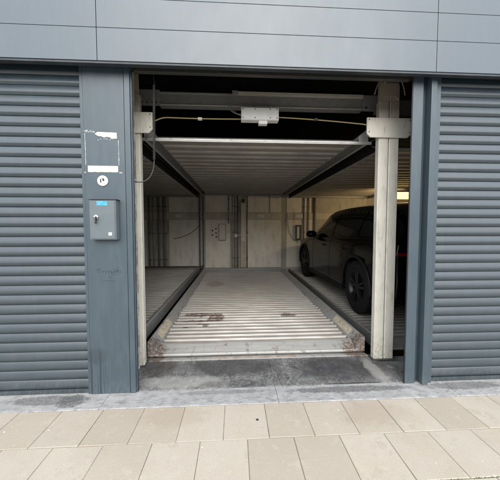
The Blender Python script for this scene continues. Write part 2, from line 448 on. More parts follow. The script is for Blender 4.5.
# piers and jambs
def pier(x0, x1, lab=None):
    return MB().box(x0, x1, 0, .14, -.01, 2.602, .004).build('pier', 'paint', G, lab)
pier(-1.166, -.859)
pier(-4.0, -3.55); pier(4.1, 4.5)
j = MB()
j.box(-.855, -.8125, -.004, .034, -.01, 2.601, .003)
j.box(-.8125, -.803, .012, .024, -.01, 2.601, .002)
j.build('jamb', 'paint', G)
MB().box(-.8025, -.799, .014, .022, 0, 2.57).build('jamb_seal', 'rubber', G)
j = MB()
j.box(1.453, 1.540, 0, .014, -.005, 2.601, .003)
j.box(1.540, 1.588, .045, .10, -.005, 2.601)
j.box(1.588, 1.637, -.028, .10, -.01, 2.601, .004)
j.box(1.637, 1.690, .0, .06, -.005, 2.601, .003)
j.build('jamb', 'paint', G)
MB().box(1.4465, 1.4525, .004, .012, 0, 2.57).build('jamb_seal', 'rubber', G)
# wall above and beyond, roof, interior
wl = MB()
wl.box(-7, -4.0, 0, .3, -.3, 3.632).box(4.5, 8, 0, .3, -.3, 3.632)
wl.each('outer_wall', 'render', G)
wd = MB()
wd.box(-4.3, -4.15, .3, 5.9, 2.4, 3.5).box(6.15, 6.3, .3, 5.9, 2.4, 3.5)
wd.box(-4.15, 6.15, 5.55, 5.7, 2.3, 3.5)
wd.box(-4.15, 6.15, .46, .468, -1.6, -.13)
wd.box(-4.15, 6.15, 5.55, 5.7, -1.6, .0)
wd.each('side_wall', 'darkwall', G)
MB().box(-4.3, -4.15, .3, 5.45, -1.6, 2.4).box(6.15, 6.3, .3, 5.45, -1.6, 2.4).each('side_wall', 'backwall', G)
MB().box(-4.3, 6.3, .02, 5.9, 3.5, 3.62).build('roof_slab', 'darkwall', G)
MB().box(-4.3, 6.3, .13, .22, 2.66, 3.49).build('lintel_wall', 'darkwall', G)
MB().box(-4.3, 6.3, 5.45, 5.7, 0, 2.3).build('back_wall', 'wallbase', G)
# joints, strip and old boards on the back wall
bw = MB()
bw.box(-4.1, -1.03, 5.43, 5.449, 1.57, 1.755, .003).box(-.89, .11, 5.43, 5.449, 1.57, 1.755, .003).box(.34, 1.33, 5.43, 5.449, 1.57, 1.755, .003).box(1.46, 6.1, 5.43, 5.449, 1.57, 1.755, .003)
bw.each('wall_strip', 'wallstrip', G)
bb = MB()
for a, b_, z0, z1 in ((-1.88, -1.04, .18, 1.555), (-3.2, -2.5, .18, 1.555), (-.86, -.16, .18, 1.56), (.35, 1.32, .18, 1.56), (1.48, 2.3, .18, 1.56), (-.86, .05, 1.77, 2.25), (.35, .95, 1.77, 2.25), (1.0, 1.32, 1.77, 2.25), (1.48, 2.2, 1.77, 2.25), (-1.88, -1.04, 1.77, 2.25)):
    bb.box(a, b_, 5.436, 5.449, z0, z1, .003)
bb.each('wall_board', 'backwall', G)
MB().box(-.97, -.914, .125, .38, 0, 2.9, .004).build('wall_return', 'render', G, 'rough flaking pale render beside the left jamb')

# posts at the back
posts = thing('rear_post', (-.958, 5.35, 0), 'dark steel post at the back wall, on the left of the middle bay', 'post', 'steel posts at the back of the bays')
MB().box(-1.013, -.995, 5.28, 5.42, .0, 3.3, .003).box(-.922, -.904, 5.28, 5.42, 0, 3.3, .003).each('channel', 'darksteel', posts)
MB().box(-.993, -.924, 5.34, 5.42, .0, 3.3, .003).build('web', 'flange', posts)
MB().box(-1.03, -.88, 5.20, 5.27, .1, .26, .01).lathe([(-.04, 0), (-.04, .05), (.04, .05), (.04, 0)], (-.955, 5.16, .22), 'x', 16).each('chain_roller', 'darksteel', posts)
c = copy_tree(posts); c.location.x = 1.392; c['label'] = 'dark steel post at the back wall, between the middle bay and the car bay'
c = copy_tree(posts); c.location.x = 3.72; c['label'] = 'dark steel post at the back wall, on the far side of the car'

# pipes and fittings on the back wall
def pipe(x, z0, z1, r, mat, label, group='pipes on the back wall'):
    P_ = thing('wall_pipe', (x, 5.40, z0), label, 'pipe', group)
    MB().tube([(x, 5.40, z0), (x, 5.40, z1)], r, 10).build('pipe', mat, P_)
    cl = MB()
    for k in range(3):
        zz = z0 + (z1 - z0) * (.15 + .35 * k); cl.box(x - r * 1.6, x + r * 1.6, 5.385, 5.43, zz - .012, zz + .012, .002)
    cl.each('clip', 'darksteel', P_)
pipe(-2.42, .1, 2.25, .022, 'pvcd', 'dark vertical pipe at the far left of the back wall')
pipe(-2.30, .1, 2.25, .018, 'pvc', 'pale thin pipe third from the left corner of the back wall')
pipe(-2.16, .1, 2.25, .028, 'pvcd', 'dark pipe with a reddish top in the left bay back wall')
pipe(-2.02, .1, 2.25, .024, 'pvcd', 'dark pipe left of the bright pipe in the left bay')
pipe(-1.955, .1, 2.25, .016, 'pvc', 'bright thin pipe nearest the wall board in the left bay')
pipe(-.085, .15, 2.25, .016, 'pvc', 'bright thin pipe just right of the beige switch box')
pipe(-.02, .15, 2.25, .014, 'pvcd', 'thin dark pipe between the bright pipe and the beige post')
pipe(.055, .15, 2.25, .024, 'pvcd', 'thick dark pipe touching the left of the beige post')
pipe(-.20, 1.45, 2.25, .016, 'pvcd', 'short dark pipe rising above the beige switch box')
pipe(.335, .15, 2.25, .014, 'pvcd', 'dark pipe on the right of the beige post')
pipe(1.98, .15, 2.25, .018, 'pvcd', 'dark pipe left of the car mirror on the back wall')
pipe(2.12, .15, 2.25, .022, 'beigepost', 'beige pipe behind the car mirror')
pipe(2.30, .15, 2.25, .03, 'pvcd', 'thick dark pipe behind the car bonnet')
BP = thing('beige_post', (.22, 5.38, .2), 'beige upright post with a white lever across it on the back wall', 'post')
MB().box(.14, .30, 5.34, 5.42, .2, 2.09, .006).build('post', 'beigepost', BP)
MB().box(.16, .28, 5.325, 5.338, .95, 2.02, .004).build('cover_strip', 'boxbeige', BP)
MB().lathe([(-.01, 0), (-.01, .05), (.01, .05), (.01, 0)], (.22, 5.33, 2.08), 'y', 16).build('pulley', 'darksteel', BP)
lv = MB(); lv.box(-.03, .05, 5.29, 5.335, 1.06, 1.15, .006); lv.tube([(.03, 5.30, 1.10), (.33, 5.30, 1.105)], .014, 8); lv.build('lever', 'white', BP)
SB = thing('switch_box', (-.37, 5.4, .98), 'beige switch box on the back wall of the middle bay', 'switch box')
MB().box(-.485, -.268, 5.33, 5.43, .97, 1.445, .01).build('box', 'beigepost', SB)
MB().box(-.455, -.298, 5.322, 5.329, 1.0, 1.415, .004).build('cover', 'boxbeige', SB)
MB().lathe([(-.01, 0), (-.01, .03), (.012, .03), (.012, 0)], (-.20, 5.40, 1.22), 'y', 14).build('white_knob', 'white', SB)
kn = MB()
for x, z in ((-.66, 1.25), (-.66, 1.12), (-.56, 1.18), (-.55, 1.07), (-.56, 1.30)):
    kn.lathe([(-.012, 0), (-.012, .019), (.008, .022), (.008, 0)], (x, 5.424, z), 'y', 14)
kn.each('knob', 'rubber', SB)
def wallplate(x, lab):
    T = thing('wall_plate', (x, 5.42, 1.58), lab, 'plate', 'pale plates on the back wall strip')
    MB().box(x - .145, x + .145, 5.415, 5.429, 1.585, 1.745, .003).build('plate', 'white' if False else 'wallstrip', T)
    MB().box(x - .10, x + .10, 5.409, 5.4145, 1.625, 1.705, .002).build('card', 'white', T)
wallplate(-1.6, 'pale plate on the wall strip in the dark left bay')
wallplate(.73, 'pale plate on the wall strip right of the beige post')
wallplate(1.85, 'pale plate on the wall strip of the car bay')
SB2 = thing('meter_box', (1.82, 5.4, .97), 'small grey box on the back wall left of the car', 'switch box')
MB().box(1.74, 1.90, 5.35, 5.43, .97, 1.41, .008).build('box', 'darksteel', SB2)
MB().box(1.765, 1.835, 5.343, 5.349, 1.02, 1.36, .003).build('cover', 'boxbeige', SB2)
tag(MB().tube(bez((-1.75, 5.41, 1.02), (-1.5, 5.41, 1.05), (-1.2, 5.41, 1.15), (-1.02, 5.41, 1.42)), .009, 6).build('loose_cable', 'redcable'),
    'thin reddish cable curving up the back wall of the left bay', 'cable')
tag(MB().tube(bez((1.50, 5.41, 1.75), (1.50, 5.41, 1.1), (1.7, 5.41, .95), (1.85, 5.41, .9)), .008, 6).build('loose_cable', 'conduit'),
    'thin pale cable looping down the back wall left of the car', 'cable')
tag(MB().box(-.90, 1.33, 5.20, 5.26, .13, .19, .004).build('floor_rail', 'galv'), 'pale steel rail along the foot of the back wall in the middle bay', 'rail')
tag(MB().box(-4.0, -1.02, 5.20, 5.26, .20, .26, .004).build('floor_rail', 'darksteel'), 'dark steel rail along the foot of the back wall in the left bay', 'rail')

# ------------------------------------------------------------------ roller shutters
def shutter(x0, x1, label, rail_side, seed):
    rnd = random.Random(seed)
    S = thing('roller_shutter', ((x0 + x1) / 2, .03, 0), label, 'roller shutter', 'closed roller shutters')
    P = .0775; zb = .035; cur = MB(); k = 0
    z = zb
    while z < 2.62:
        tilt = rnd.uniform(-.0009, .0009); off = rnd.uniform(-.0007, .0007)
        prof = [(.040, 0), (.034, .0012), (.031, .004), (.0235, .012), (.0195, .021), (.0195, .028), (.0225, .042), (.0265, .055), (.0315, .067), (.0350, .0742), (.0385, .0765)]
        rows = []
        nx = 24; ph = rnd.uniform(0, 6.28)
        for i in range(nx + 1):
            x = x0 + (x1 - x0) * i / nx
            w = rnd.gauss(0, .00018) + .0006 * math.sin(x * 2.3 + ph) + .0004 * math.sin(x * 6.1 + ph * 2.7)
            rows.append([(x, .0195 + (py - .0195) * .80 + off + tilt * (i / nx - .5) + w, z + pz) for py, pz in prof])
        cur.grid(rows, True)
        z += P
    cur.build('curtain', 'slat', S)
    MB().box(x0, x1, .0375, .045, .02, 2.62).build('curtain_backing', 'paint_dark', S)
    MB().box(x0, x1, .018, .041, .004, .034, .003).build('bottom_bar', 'slat', S)
    return S
s1 = shutter(-3.548, -1.192, 'closed grey-blue roller shutter on the left, beside the pier with the key box', 1, 3)
MB().box(-1.190, -1.168, .004, .055, .0, 2.602, .003).build('guide_rail', 'paint', s1)
s2 = shutter(1.692, 4.098, 'closed grey-blue roller shutter on the right, beside the narrow steel jambs', -1, 5)
# shutter of the open bay, rolled up
RS = thing('raised_shutter', (.33, .06, 2.56), 'rolled up shutter above the open garage bay with only its bottom bar showing', 'roller shutter')
MB().box(-.79, 1.452, .035, .075, 2.566, 2.60, .004).build('bottom_bar', 'mutedsteel', RS)
MB().box(-.785, 1.447, .05, .062, 2.602, 2.66).build('curtain', 'slat', RS)

# ------------------------------------------------------------------ things on the pier
KB = thing('key_box', (-1.008, 0, 1.25), 'grey metal key box with a lock and blue label on the left pier', 'key box')
MB().box(-1.108, -.912, -.058, -.002, 1.252, 1.556, .004).build('housing', 'box_paint', KB)
MB().box(-1.101, -.919, -.064, -.0585, 1.259, 1.549, .0025).build('door', 'box_paint', KB)
MB().box(-1.116, -.905, -.066, -.001, 1.5575, 1.562, .001).build('rain_lip', 'paint_dark', KB)
MB().box(-1.050, -.972, -.0662, -.0645, 1.512, 1.545, .0006).build('blue_label', 'blue', KB)
MB().box(-.968, -.942, -.0665, -.0645, 1.285, 1.309, .0006).build('white_label', 'white', KB)
k = MB().lathe([(0, 0), (0, .018), (.006, .018), (.010, .014), (.010, 0)], (-1.055, -.0745, 1.425), 'y', 24).build('lock', 'chrome', KB)
MB().box(-1.053, -1.046, -.090, -.075, 1.385, 1.43, .002).box(-1.056, -1.043, -.092, -.084, 1.375, 1.395, .002).build('key', 'blackmetal', KB)
KS = thing('key_switch', (-1.03, 0, 1.71), 'white round key switch between the torn notice and the key box', 'key switch')
MB().lathe([(0, 0), (0, .040), (.004, .040), (.008, .037), (.008, 0)][::-1] and [(-.009, 0), (-.009, .037), (-.006, .041), (-.001, .041), (-.001, 0)], (-1.03, 0, 1.708), 'y', 32).build('disc', 'white', KS)
kk = MB()
kk.box(-1.046, -1.038, -.013, -.0095, 1.694, 1.722, .001).lathe([(-.014, 0), (-.014, .006), (-.0095, .008), (-.0095, 0)], (-1.022, 0, 1.714), 'y', 14).box(-1.034, -1.018, -.0115, -.0095, 1.722, 1.727, .0005)
kk.build('marking', 'gum', KS)
TN = thing('torn_notice', (-1.03, 0, 1.76), 'remains of a torn off notice, pale adhesive strips in a white outline on the pier', 'notice')
def ragged(x0, x1, z0, z1, amp, n=22):
    pts = []
    for i in range(n + 1): pts.append((x0 + (x1 - x0) * i / n, z0 + random.uniform(-amp, amp)))
    for i in range(n + 1): pts.append((x1 - (x1 - x0) * i / n + 0, z1 + random.uniform(-amp, amp) * .4))
    return pts
MB().prism(ragged(-1.140, -.912, 1.776, 1.824, .0014), 'y', -.0016, -.0006).build('adhesive_strip', 'paper', TN)
MB().prism([(-1.082, 2.068), (-1.06, 2.082), (-.917, 2.078), (-.915, 2.035), (-.955, 2.030), (-.968, 2.043), (-.995, 2.046), (-1.012, 2.040), (-1.03, 2.048), (-1.06, 2.052)], 'y', -.0016, -.0006).build('adhesive_patch', 'paper', TN)
rs = MB()
for z0, z1, x, in ((1.83, 2.075, -1.157), (1.83, 2.03, -.906)):
    z = z0
    while z < z1:
        h = random.uniform(.012, .05)
        if random.random() < .88: rs.box(x + random.uniform(-.001, .001), x + random.uniform(.002, .0045), -.0013, -.0004, z, min(z + h, z1))
        z += h
for i in range(16):
    x = random.uniform(-1.17, -1.09); z = 2.086 + random.uniform(-.009, .006); rs.box(x, x + random.uniform(.003, .012), -.0012, -.0004, z, z + random.uniform(.002, .009))
for i in range(10):
    x = random.uniform(-1.07, -.97); z = 2.025 + random.uniform(-.006, .008); rs.box(x, x + random.uniform(.003, .009), -.0012, -.0004, z, z + .004)
for x in (-.902, -.89, -1.165): rs.box(x, x + .008, -.0012, -.0004, 1.768, 1.777)
rs.build('tape_line', 'residue', TN)
# faint marker scrawl, illegible
sw = MB(); rr = random.Random(11)
def stroke(pts): 
    b = [Vector((p[0], -.0012, p[1])) for p in pts]; sw.tube(b, .0008, 4)
stroke([(-1.10, 1.012), (-1.07, 1.018), (-1.066, 1.0)]); stroke([(-1.085, 1.016), (-1.082, .99)])
for i in range(7):
    x = -1.055 + i * .022; stroke([(x, 1.0 + rr.uniform(-.004, .014)), (x + .010, .992 + rr.uniform(-.01, .02)), (x + .004, .985), (x + .018, 1.0 + rr.uniform(-.01, .014))])
stroke([(-.93, 1.035), (-.945, 1.01), (-.925, .99)]); stroke([(-.985, .978), (-.925, .974)]); stroke([(-1.055, .926), (-.955, .922)])
stroke([(-1.01, .955), (-.99, .948), (-.975, .957)])
tag(sw.build('marker_scrawl', 'scrawl'), 'faint grey scrawl written on the pier below the key box', 'scrawl')

# ------------------------------------------------------------------ lift columns
def column(xc, label, a0, a1):
    # bracket and cap centred on xc; shaft from a0 to a1
    Cn = thing('lift_column', (xc, .39, 0), label, 'column', 'cream lift columns at the bay front')
    Y0 = .39; mid = (a0 + a1) / 2
    for a, b_ in ((a0, mid - .004), (mid + .004, a1)):
        m = MB().prism([(a, Y0 + .06), (a, Y0 + .006), (a + .006, Y0), (b_ - .006, Y0), (b_, Y0 + .006), (b_, Y0 + .06)], 'z', .022, 2.56)
        m.build('channel', 'cream', Cn)
    MB().box(mid - .0035, mid + .0035, Y0 + .02, Y0 + .055, .022, 2.56).build('groove_filler', 'cableg', Cn)
    w, z0, z1, c = .219, 2.210, 2.395, .035
    MB().prism([(xc - w, z1), (xc + w, z1), (xc + w, z0 + c), (xc + w - c, z0), (xc - w + c, z0), (xc - w, z0 + c)], 'y', Y0 - .022, Y0 - .006, .0015).build('bracket_plate', 'cream', Cn)
    bo = MB()
    for x in (-w + .02, w - .02):
        for z in (z1 - .02, z0 + .05): bo.lathe([(-.006, 0), (-.006, .0045), (0, .0045)], (xc + x, Y0 - .0225, z), 'y', 6)
    bo.each('bolt', 'blackmetal', Cn)
    MB().prism([(xc - .098, 2.565), (xc - .098, 2.70), (xc - .085, 2.725), (xc + .085, 2.725), (xc + .098, 2.70), (xc + .098, 2.565), (xc + .06, 2.60), (xc - .06, 2.60)], 'y', Y0 - .014, Y0 - .002).build('top_plate', 'cream', Cn)
    MB().box(mid - .09, mid + .09, Y0 + .002, Y0 + .06, 2.562, 2.80, .004).build('top_block', 'cream', Cn)
    MB().box(a0 - .02, a1 + .012, Y0 - .02, Y0 + .10, .0125, .0215, .002).build('base_plate', 'darksteel', Cn)
    return Cn
column(1.476, 'cream steel column standing in front of the parked car', 1.388, 1.590)
column(-.975, 'cream steel column partly hidden behind the left jamb', -1.10, -.878)
# wires looping over the top of the column
for sgn in (-1, 1):
    x0 = 1.474
    pts = bez((x0 + sgn * .04, .36, 2.70), (x0 + sgn * .10, .36, 2.80), (x0 + sgn * .13, .36, 2.70), (x0 + sgn * .15, .37, 2.61))
    tag(MB().tube(pts, .006, 6).build('column_wire', 'cableg'), ('left' if sgn < 0 else 'right') + ' grey wire looping over the top of the column by the car', 'wire')

# ------------------------------------------------------------------ overhead beam and fittings
BM = thing('cross_beam', (.2, .62, 2.57), 'galvanised steel beam spanning the opening overhead, carrying the white box', 'beam')
m = MB().prism([(.62, 2.572), (.62, 2.580), (.628, 2.584), (.632, 2.69), (.62, 2.694), (.62, 2.705), (.70, 2.705), (.70, 2.70), (.64, 2.698), (.64, 2.578), (.70, 2.578), (.70, 2.572)], 'x', -.76, 1.335)
m.build('web', 'galv', BM)
MB().box(-.76, 1.335, .612, .619, 2.572, 2.583, .002).build('lower_lip', 'conduit', BM)
e = MB().box(-1.0, -.752, .595, .615, 2.560, 2.712, .004); e.box(1.325, 1.50, .595, .615, 2.556, 2.715, .004).box(1.50, 3.7, .66, .72, 2.565, 2.705, .004).box(-4.0, -1.0, .66, .72, 2.565, 2.705, .004)
e.each('end_plate', 'galv', BM)
bo = MB()
for x in (-.92, -.87, -.82, -.78, 1.345, 1.36):
    bo.lathe([(-.008, 0), (-.008, .008), (0, .008)], (x, .594, 2.585), 'y', 6)
bo.each('bolt', 'blackmetal', BM)
CD = thing('cable_conduit', (.65, .58, 2.68), 'pale conduit strip fixed along the top of the overhead beam', 'conduit')
MB().box(-.012, 1.314, .57, .60, 2.676, 2.705, .003).build('tray', 'conduit', CD)
MB().box(-.03, .03, .565, .603, 2.674, 2.71, .003).build('end_cap', 'galv', CD)
JB = thing('junction_box', (.238, .47, 2.376), 'white junction box hanging under the overhead beam', 'junction box')
MB().box(.056, .42, .44, .52, 2.376, 2.494, .006).build('housing', 'white', JB)
MB().box(.062, .414, .434, .4395, 2.382, 2.488, .003).build('lid', 'white', JB)
MB().box(.225, .31, .45, .51, 2.345, 2.3755, .004).build('gland', 'white', JB)
hg = MB()
for x in (.19, .335): hg.tube([(x, .48, 2.49), (x, .48, 2.55), (x, .60, 2.575)], .0035, 6)
hg.each('hanger', 'cableg', JB)
sc_ = MB()
for x in (.075, .19, .335, .40):
    for z in (2.395, 2.475): sc_.lathe([(-.003, 0), (-.003, .005), (0, .005)], (x, .4335, z), 'y', 8)
sc_.each('screw', 'blackmetal', JB)
lw = MB().tube(bez((-.01, .57, 2.69), (-.12, .55, 2.62), (-.08, .52, 2.46), (.056, .48, 2.44)), .006, 6)
lw.tube(bez((.0, .57, 2.68), (-.07, .55, 2.60), (-.05, .52, 2.48), (.056, .48, 2.43)), .004, 6)
tag(lw.build('looped_wire', 'cableg'), 'grey wire looping from the conduit end down to the white junction box', 'wire')
YC = thing('yellow_cable', (.25, .43, 2.34), 'thin yellow-brown cable strung across the opening through the white box', 'cable')
pts = bez((-.80, .40, 2.30), (-.72, .42, 2.35), (-.70, .44, 2.383), (-.62, .45, 2.383), 8) + bez((-.6, .45, 2.383), (-.3, .45, 2.377), (-.2, .45, 2.38), (.056, .46, 2.388), 8)[1:]
MB().tube(pts, .006, 6).build('cable_run', 'cable', YC)
pts = bez((.42, .46, 2.412), (.6, .45, 2.405), (.9, .45, 2.388), (1.12, .45, 2.372), 8) + bez((1.14, .45, 2.37), (1.2, .44, 2.36), (1.25, .40, 2.345), (1.29, .38, 2.32), 6)[1:]
MB().tube(pts, .006, 6).build('cable_run', 'cable', YC)
MB().box(-.355, -.315, .435, .465, 2.366, 2.388, .003).build('cable_clip', 'boxbeige', YC)
MB().box(.765, .80, .435, .465, 2.385, 2.405, .003).build('cable_clip', 'cableb', YC)
# coiled cable
hp = []
for i in range(8): hp.append((-.657, .10, 2.60 - .01 * i))
N_ = 70 * 9
for i in range(N_):
    t = i / N_; q = i / 9 * 2 * math.pi; z = 2.50 - t * .60
    hp.append((-.657 + .0085 * math.cos(q) - .008 * t, .10 + .0085 * math.sin(q), z))
CC = thing('coiled_cable', (-.66, .10, 1.7), 'black coiled cable hanging inside the left edge of the opening', 'cable')
MB().tube(hp, .003, 5).build('coil', 'cableb', CC)
MB().tube(bez((-.665, .10, 1.90), (-.67, .10, 1.76), (-.72, .08, 1.70), (-.81, .06, 1.715)), .0045, 6).build('tail', 'cableb', CC)

# ------------------------------------------------------------------ parking platforms
XC, HW = .235, 1.035       # half width of the deck itself
def platform(label, loc, deck='deck', plates=True, p=.106):
    # modelled round a local origin at the centre of the front edge, at deck level
    T = thing('parking_platform', (0, 0, 0), label, 'parking platform', 'steel parking platforms')
    L0, L1 = .115, 4.55
    prof = []; y = L0; rj = random.Random(int(p * 1000)); k = p / .106
    while y < L1:
        w_ = rj.uniform(-.004, .004)
        prof += [(y, 0), (y + .030 * k + w_, 0), (y + .044 * k + w_, -.017), (y + .062 * k, -.019), (y + .092 * k, -.017)]
        y += p
    rt = []
    for i in range(13):
        x = -HW + 2 * HW * i / 12
        rt.append([(x, yy, zz + rj.uniform(-.0016, .0008)) for yy, zz in prof])
    dk = MB(); dk.grid(rt, False, True)
    dk.grid([[(x, yy, zz - .004) for (x, yy, zz) in r] for r in rt], False, False)
    dk.build('deck', deck, T)
    for s in (-1, 1):
        m = MB()
        xi, xo = s * (HW - .002), s * (HW + .095)
        m.prism([(xi, -.03), (xi, .004), (xo - s * .012, .078), (xo, .078), (xo, -.075), (xo - s * .035, -.075), (xo - s * .035, -.068), (xo - s * .006, -.068), (xo - s * .006, .066), (xo - s * .014, .070), (xi + s * .004, -.004)], 'y', .012, 4.66)
        y = .15
        while y < 4.5:
            m.box(min(xi - s * .018, xi), max(xi - s * .018, xi), y, y + .05, .001, .006); y += .128
        m.build('side_flange', 'flange', T)
        MB().prism([(xi, -.055), (xi, .006), (xo, .079), (xo, -.075), (xi + s * .03, -.078)], 'y', .002, .010).build('end_cap', 'rustcap' if plates else 'flange', T)
        MB().box(min(xo + s * .001, xo + s * .007), max(xo + s * .001, xo + s * .007), .02, 4.66, -.07, .060, .001).build('side_web', 'bluesteel' if plates else 'blackmetal', T)  # upper webs coloured black to paint in the dark gap between platforms
    # sloping lead-in plate ending in a folded lip
    lw_ = .08 if plates else .13
    MB().prism([(.0, -.078), (.0, -.052), (.004, -.050), (.012, -.050), (.114, -.001), (.114, -.006), (.014, -.056), (.012, -.078)], 'x', -HW - lw_, HW + lw_).build('front_plate', 'frontbeam' if plates else 'frontclean', T)
    MB().box(-HW - lw_ + .002, HW + lw_ - .002, -.0045, -.0005, -.066, -.0515, .001).build('front_lip', 'lip', T)
    MB().box(-HW - .05, HW + .05, 4.59, 4.65, -.05, .03, .004).build('rear_beam', 'galv', T)
    if plates:
        for s in (-1, 1):
            q = MB(); xi, xo = s * (HW + .006), s * (HW + .082)
            for zo in (.0, -.003):
                q.grid([[(xi, .22, .016 + zo), (xi, .70, .016 + zo)], [(xo, .24, .0765 + zo), (xo, .72, .0765 + zo)]], False)
            q.build('warning_plate', 'plate', T)
    T.location = loc
    return T
lo = platform('lower steel parking platform in the middle bay with rust patches on its ribbed deck', (XC, .53, .11))
GP = 'steel parking platforms'
def plat_copy(src, loc, label, drop=True):
    c = copy_tree(src); c.location = loc; c['label'] = label
    if drop:
        for k in kids(c):
            if k.name.startswith('warning_plate'): bpy.data.objects.remove(k)
    return c
plat_copy(lo, (XC + 2.40, .56, .10), 'lower steel parking platform under the black car')
pl = plat_copy(lo, (XC - 2.355, .56, .19), 'lower steel parking platform in the dark left bay')
up = platform('upper steel parking platform over the middle bay seen from below', (XC, .55, 2.275), 'deckup', False, .21)
plat_copy(up, (XC + 2.40, .57, 2.225), 'upper steel parking platform above the black car seen from below')
plat_copy(up, (XC - 2.40, .57, 2.225), 'upper steel parking platform over the left bay seen from below')
# steel angle at the pit edge
AN = thing('pit_edge_angle', (.235, .47, 0), 'worn beige steel angle along the pit edge in front of the middle platform', 'steel edge')
rs_ = random.Random(4); x = -.92; i = 0
MB().box(-.93, 1.37, .4725, .515, -.1, .020, .003).build('angle', 'frontbeam', AN)
MB().box(-.93, 1.37, .517, .62, -.1, .012, .002).build('ledge', 'rustcap', AN)
MB().box(-.25, .62, .4735, .5145, .0202, .0215).build('worn_patch', 'rustpatch', AN)

# ------------------------------------------------------------------ warm tube light in the right bays
TL = thing('tube_light', (3.8, 3.42, 2.0), 'lit warm yellow tube light deep in the garage behind the cream column', 'tube light')
MB().box(3.25, 4.35, 3.38, 3.46, 2.10, 2.135, .005).build('batten', 'white', TL)
MB().box(3.27, 4.33, 3.385, 3.455, 1.955, 2.098, .02).build('diffuser', 'tube', TL)
ld = bpy.data.lights.new('tube_glow', 'AREA'); ld.shape = 'RECTANGLE'; ld.size = 1.05; ld.size_y = .10; ld.energy = 8; ld.color = (1, .70, .36)
lo_ = bpy.data.objects.new('tube_glow', ld); col.objects.link(lo_); lo_.location = (3.8, 3.50, 2.0); lo_.rotation_euler = (R(75), 0, 0)

# ------------------------------------------------------------------ car
ST = [  # y, zb, ws, wm, wsh, zsh, wbelt, zbelt, wre, zre, ztop
 (0.00, .42, .60, .72, .70, .80, .66, .90, .50, .95, .96),
 (0.05, .34, .76, .85, .84, .92, .80, 1.02, .58, 1.08, 1.10),
 (0.14, .28, .84, .90, .90, .96, .85, 1.07, .60, 1.22, 1.26),
 (0.34, .24, .87, .915, .915, .97, .86, 1.08, .62, 1.44, 1.50),
 (0.62, .22, .88, .92, .92, .97, .865, 1.08, .635, 1.50, 1.57),
 (1.20, .22, .885, .925, .92, .96, .865, 1.06, .65, 1.545, 1.61),
 (2.00, .22, .885, .925, .915, .95, .865, 1.04, .655, 1.555, 1.62),
 (2.55, .22, .885, .925, .915, .94, .865, 1.03, .65, 1.51, 1.585),
 (2.95, .22, .885, .925, .915, .93, .865, 1.02, .65, 1.34, 1.41),
 (3.30, .22, .885, .925, .915, .93, .86, 1.01, .68, 1.12, 1.17),
 (3.48, .22, .88, .925, .915, .92, .85, .99, .66, 1.03, 1.06),
 (3.95, .23, .875, .92, .90, .88, .83, .95, .60, .99, 1.02),
 (4.35, .25, .84, .885, .86, .83, .78, .90, .52, .93, .955),
 (4.56, .28, .74, .79, .76, .74, .68, .82, .44, .85, .865),
 (4.65, .34, .56, .64, .60, .60, .54, .68, .36, .72, .73)]
def cr(a, b, c, d, t): return .5 * ((2 * b) + (-a + c) * t + (2 * a - 5 * b + 4 * c - d) * t * t + (-a + 3 * b - 3 * c + d) * t**3)
def station(y):
    y = max(ST[0][0], min(ST[-1][0], y))
    for i in range(len(ST) - 1):
        if ST[i][0] <= y <= ST[i + 1][0]:
            t = (y - ST[i][0]) / (ST[i + 1][0] - ST[i][0])
            A = ST[max(i - 1, 0)]; B = ST[i]; C_ = ST[i + 1]; D = ST[min(i + 2, len(ST) - 1)]
            out = []
            for k in range(1, 11):
                v = cr(A[k], B[k], C_[k], D[k], t); lo2, hi2 = min(B[k], C_[k]), max(B[k], C_[k])
                out.append(max(lo2 - .01, min(hi2 + .01, v)))
            return out
def profile(y):
    zb, ws, wm, wsh, zsh, wb, zbl, wre, zre, zt = station(y)
    return [(0, zb), (ws * .6, zb), (ws, zb + .03), (wm - .005, zb + .16), (wm, .62 if zb + .2 < .62 < zsh - .1 else (zb + zsh) / 2), (wsh, zsh), (wb, zbl), (wre, zre), (wre * .6, zt - .012), (0, zt)]
def prof_at(y, v):
    p = profile(y); v = max(0, min(len(p) - 1.0001, v)); i = int(v); t = v - i
    if 6 <= v <= 7:   # straight, slightly bowed glass line
        a, b = p[6], p[7]; bow = .03 * math.sin(math.pi * t); return (a[0] + (b[0] - a[0]) * t + bow, a[1] + (b[1] - a[1]) * t)
    A = p[max(i - 1, 0)]; B = p[i]; C_ = p[i + 1]; D = p[min(i + 2, len(p) - 1)]
    if i == 5: D = C_
    if i == 7: A = B
    return (max(0, cr(A[0], B[0], C_[0], D[0], t)), cr(A[1], B[1], C_[1], D[1], t))
CX, CY0, CZ = 2.635, .64, .11
CAR = thing('parked_car', (CX, CY0, CZ), 'black SUV parked nose-in on the lower platform of the right bay', 'car')
vs = [0, .5, 1, 1.5, 1.8, 2, 2.3, 2.6, 3, 3.5, 4, 4.3, 4.6, 4.8, 5, 5.15, 5.4, 5.7, 6, 6.03, 6.2, 6.4, 6.6, 6.8, 6.97, 7, 7.15, 7.4, 7.7, 8, 8.5, 9]
ys = [0, .012, .03, .05, .08, .11, .14] + [.2 + .05 * i for i in range(88)] + [4.58, 4.6, 4.62, 4.64, 4.65]
b = bmesh.new(); V = []
for y in ys:
    half = [prof_at(y, v) for v in vs]
    ring = [(x, z) for x, z in half] + [(-x, z) for x, z in half[-2:0:-1]]
    V.append([b.verts.new((CX + x, CY0 + y, CZ + z)) for x, z in ring])
n = len(V[0])
for i in range(len(V) - 1):
    for k in range(n): b.faces.new((V[i][k], V[i][(k + 1) % n], V[i + 1][(k + 1) % n], V[i + 1][k]))
b.faces.new(V[0][::-1]); b.faces.new(V[-1])
bmesh.ops.recalc_face_normals(b, faces=b.faces[:])
m = MB(); m.merge(b, True); body = m.build('body', 'carpaint')
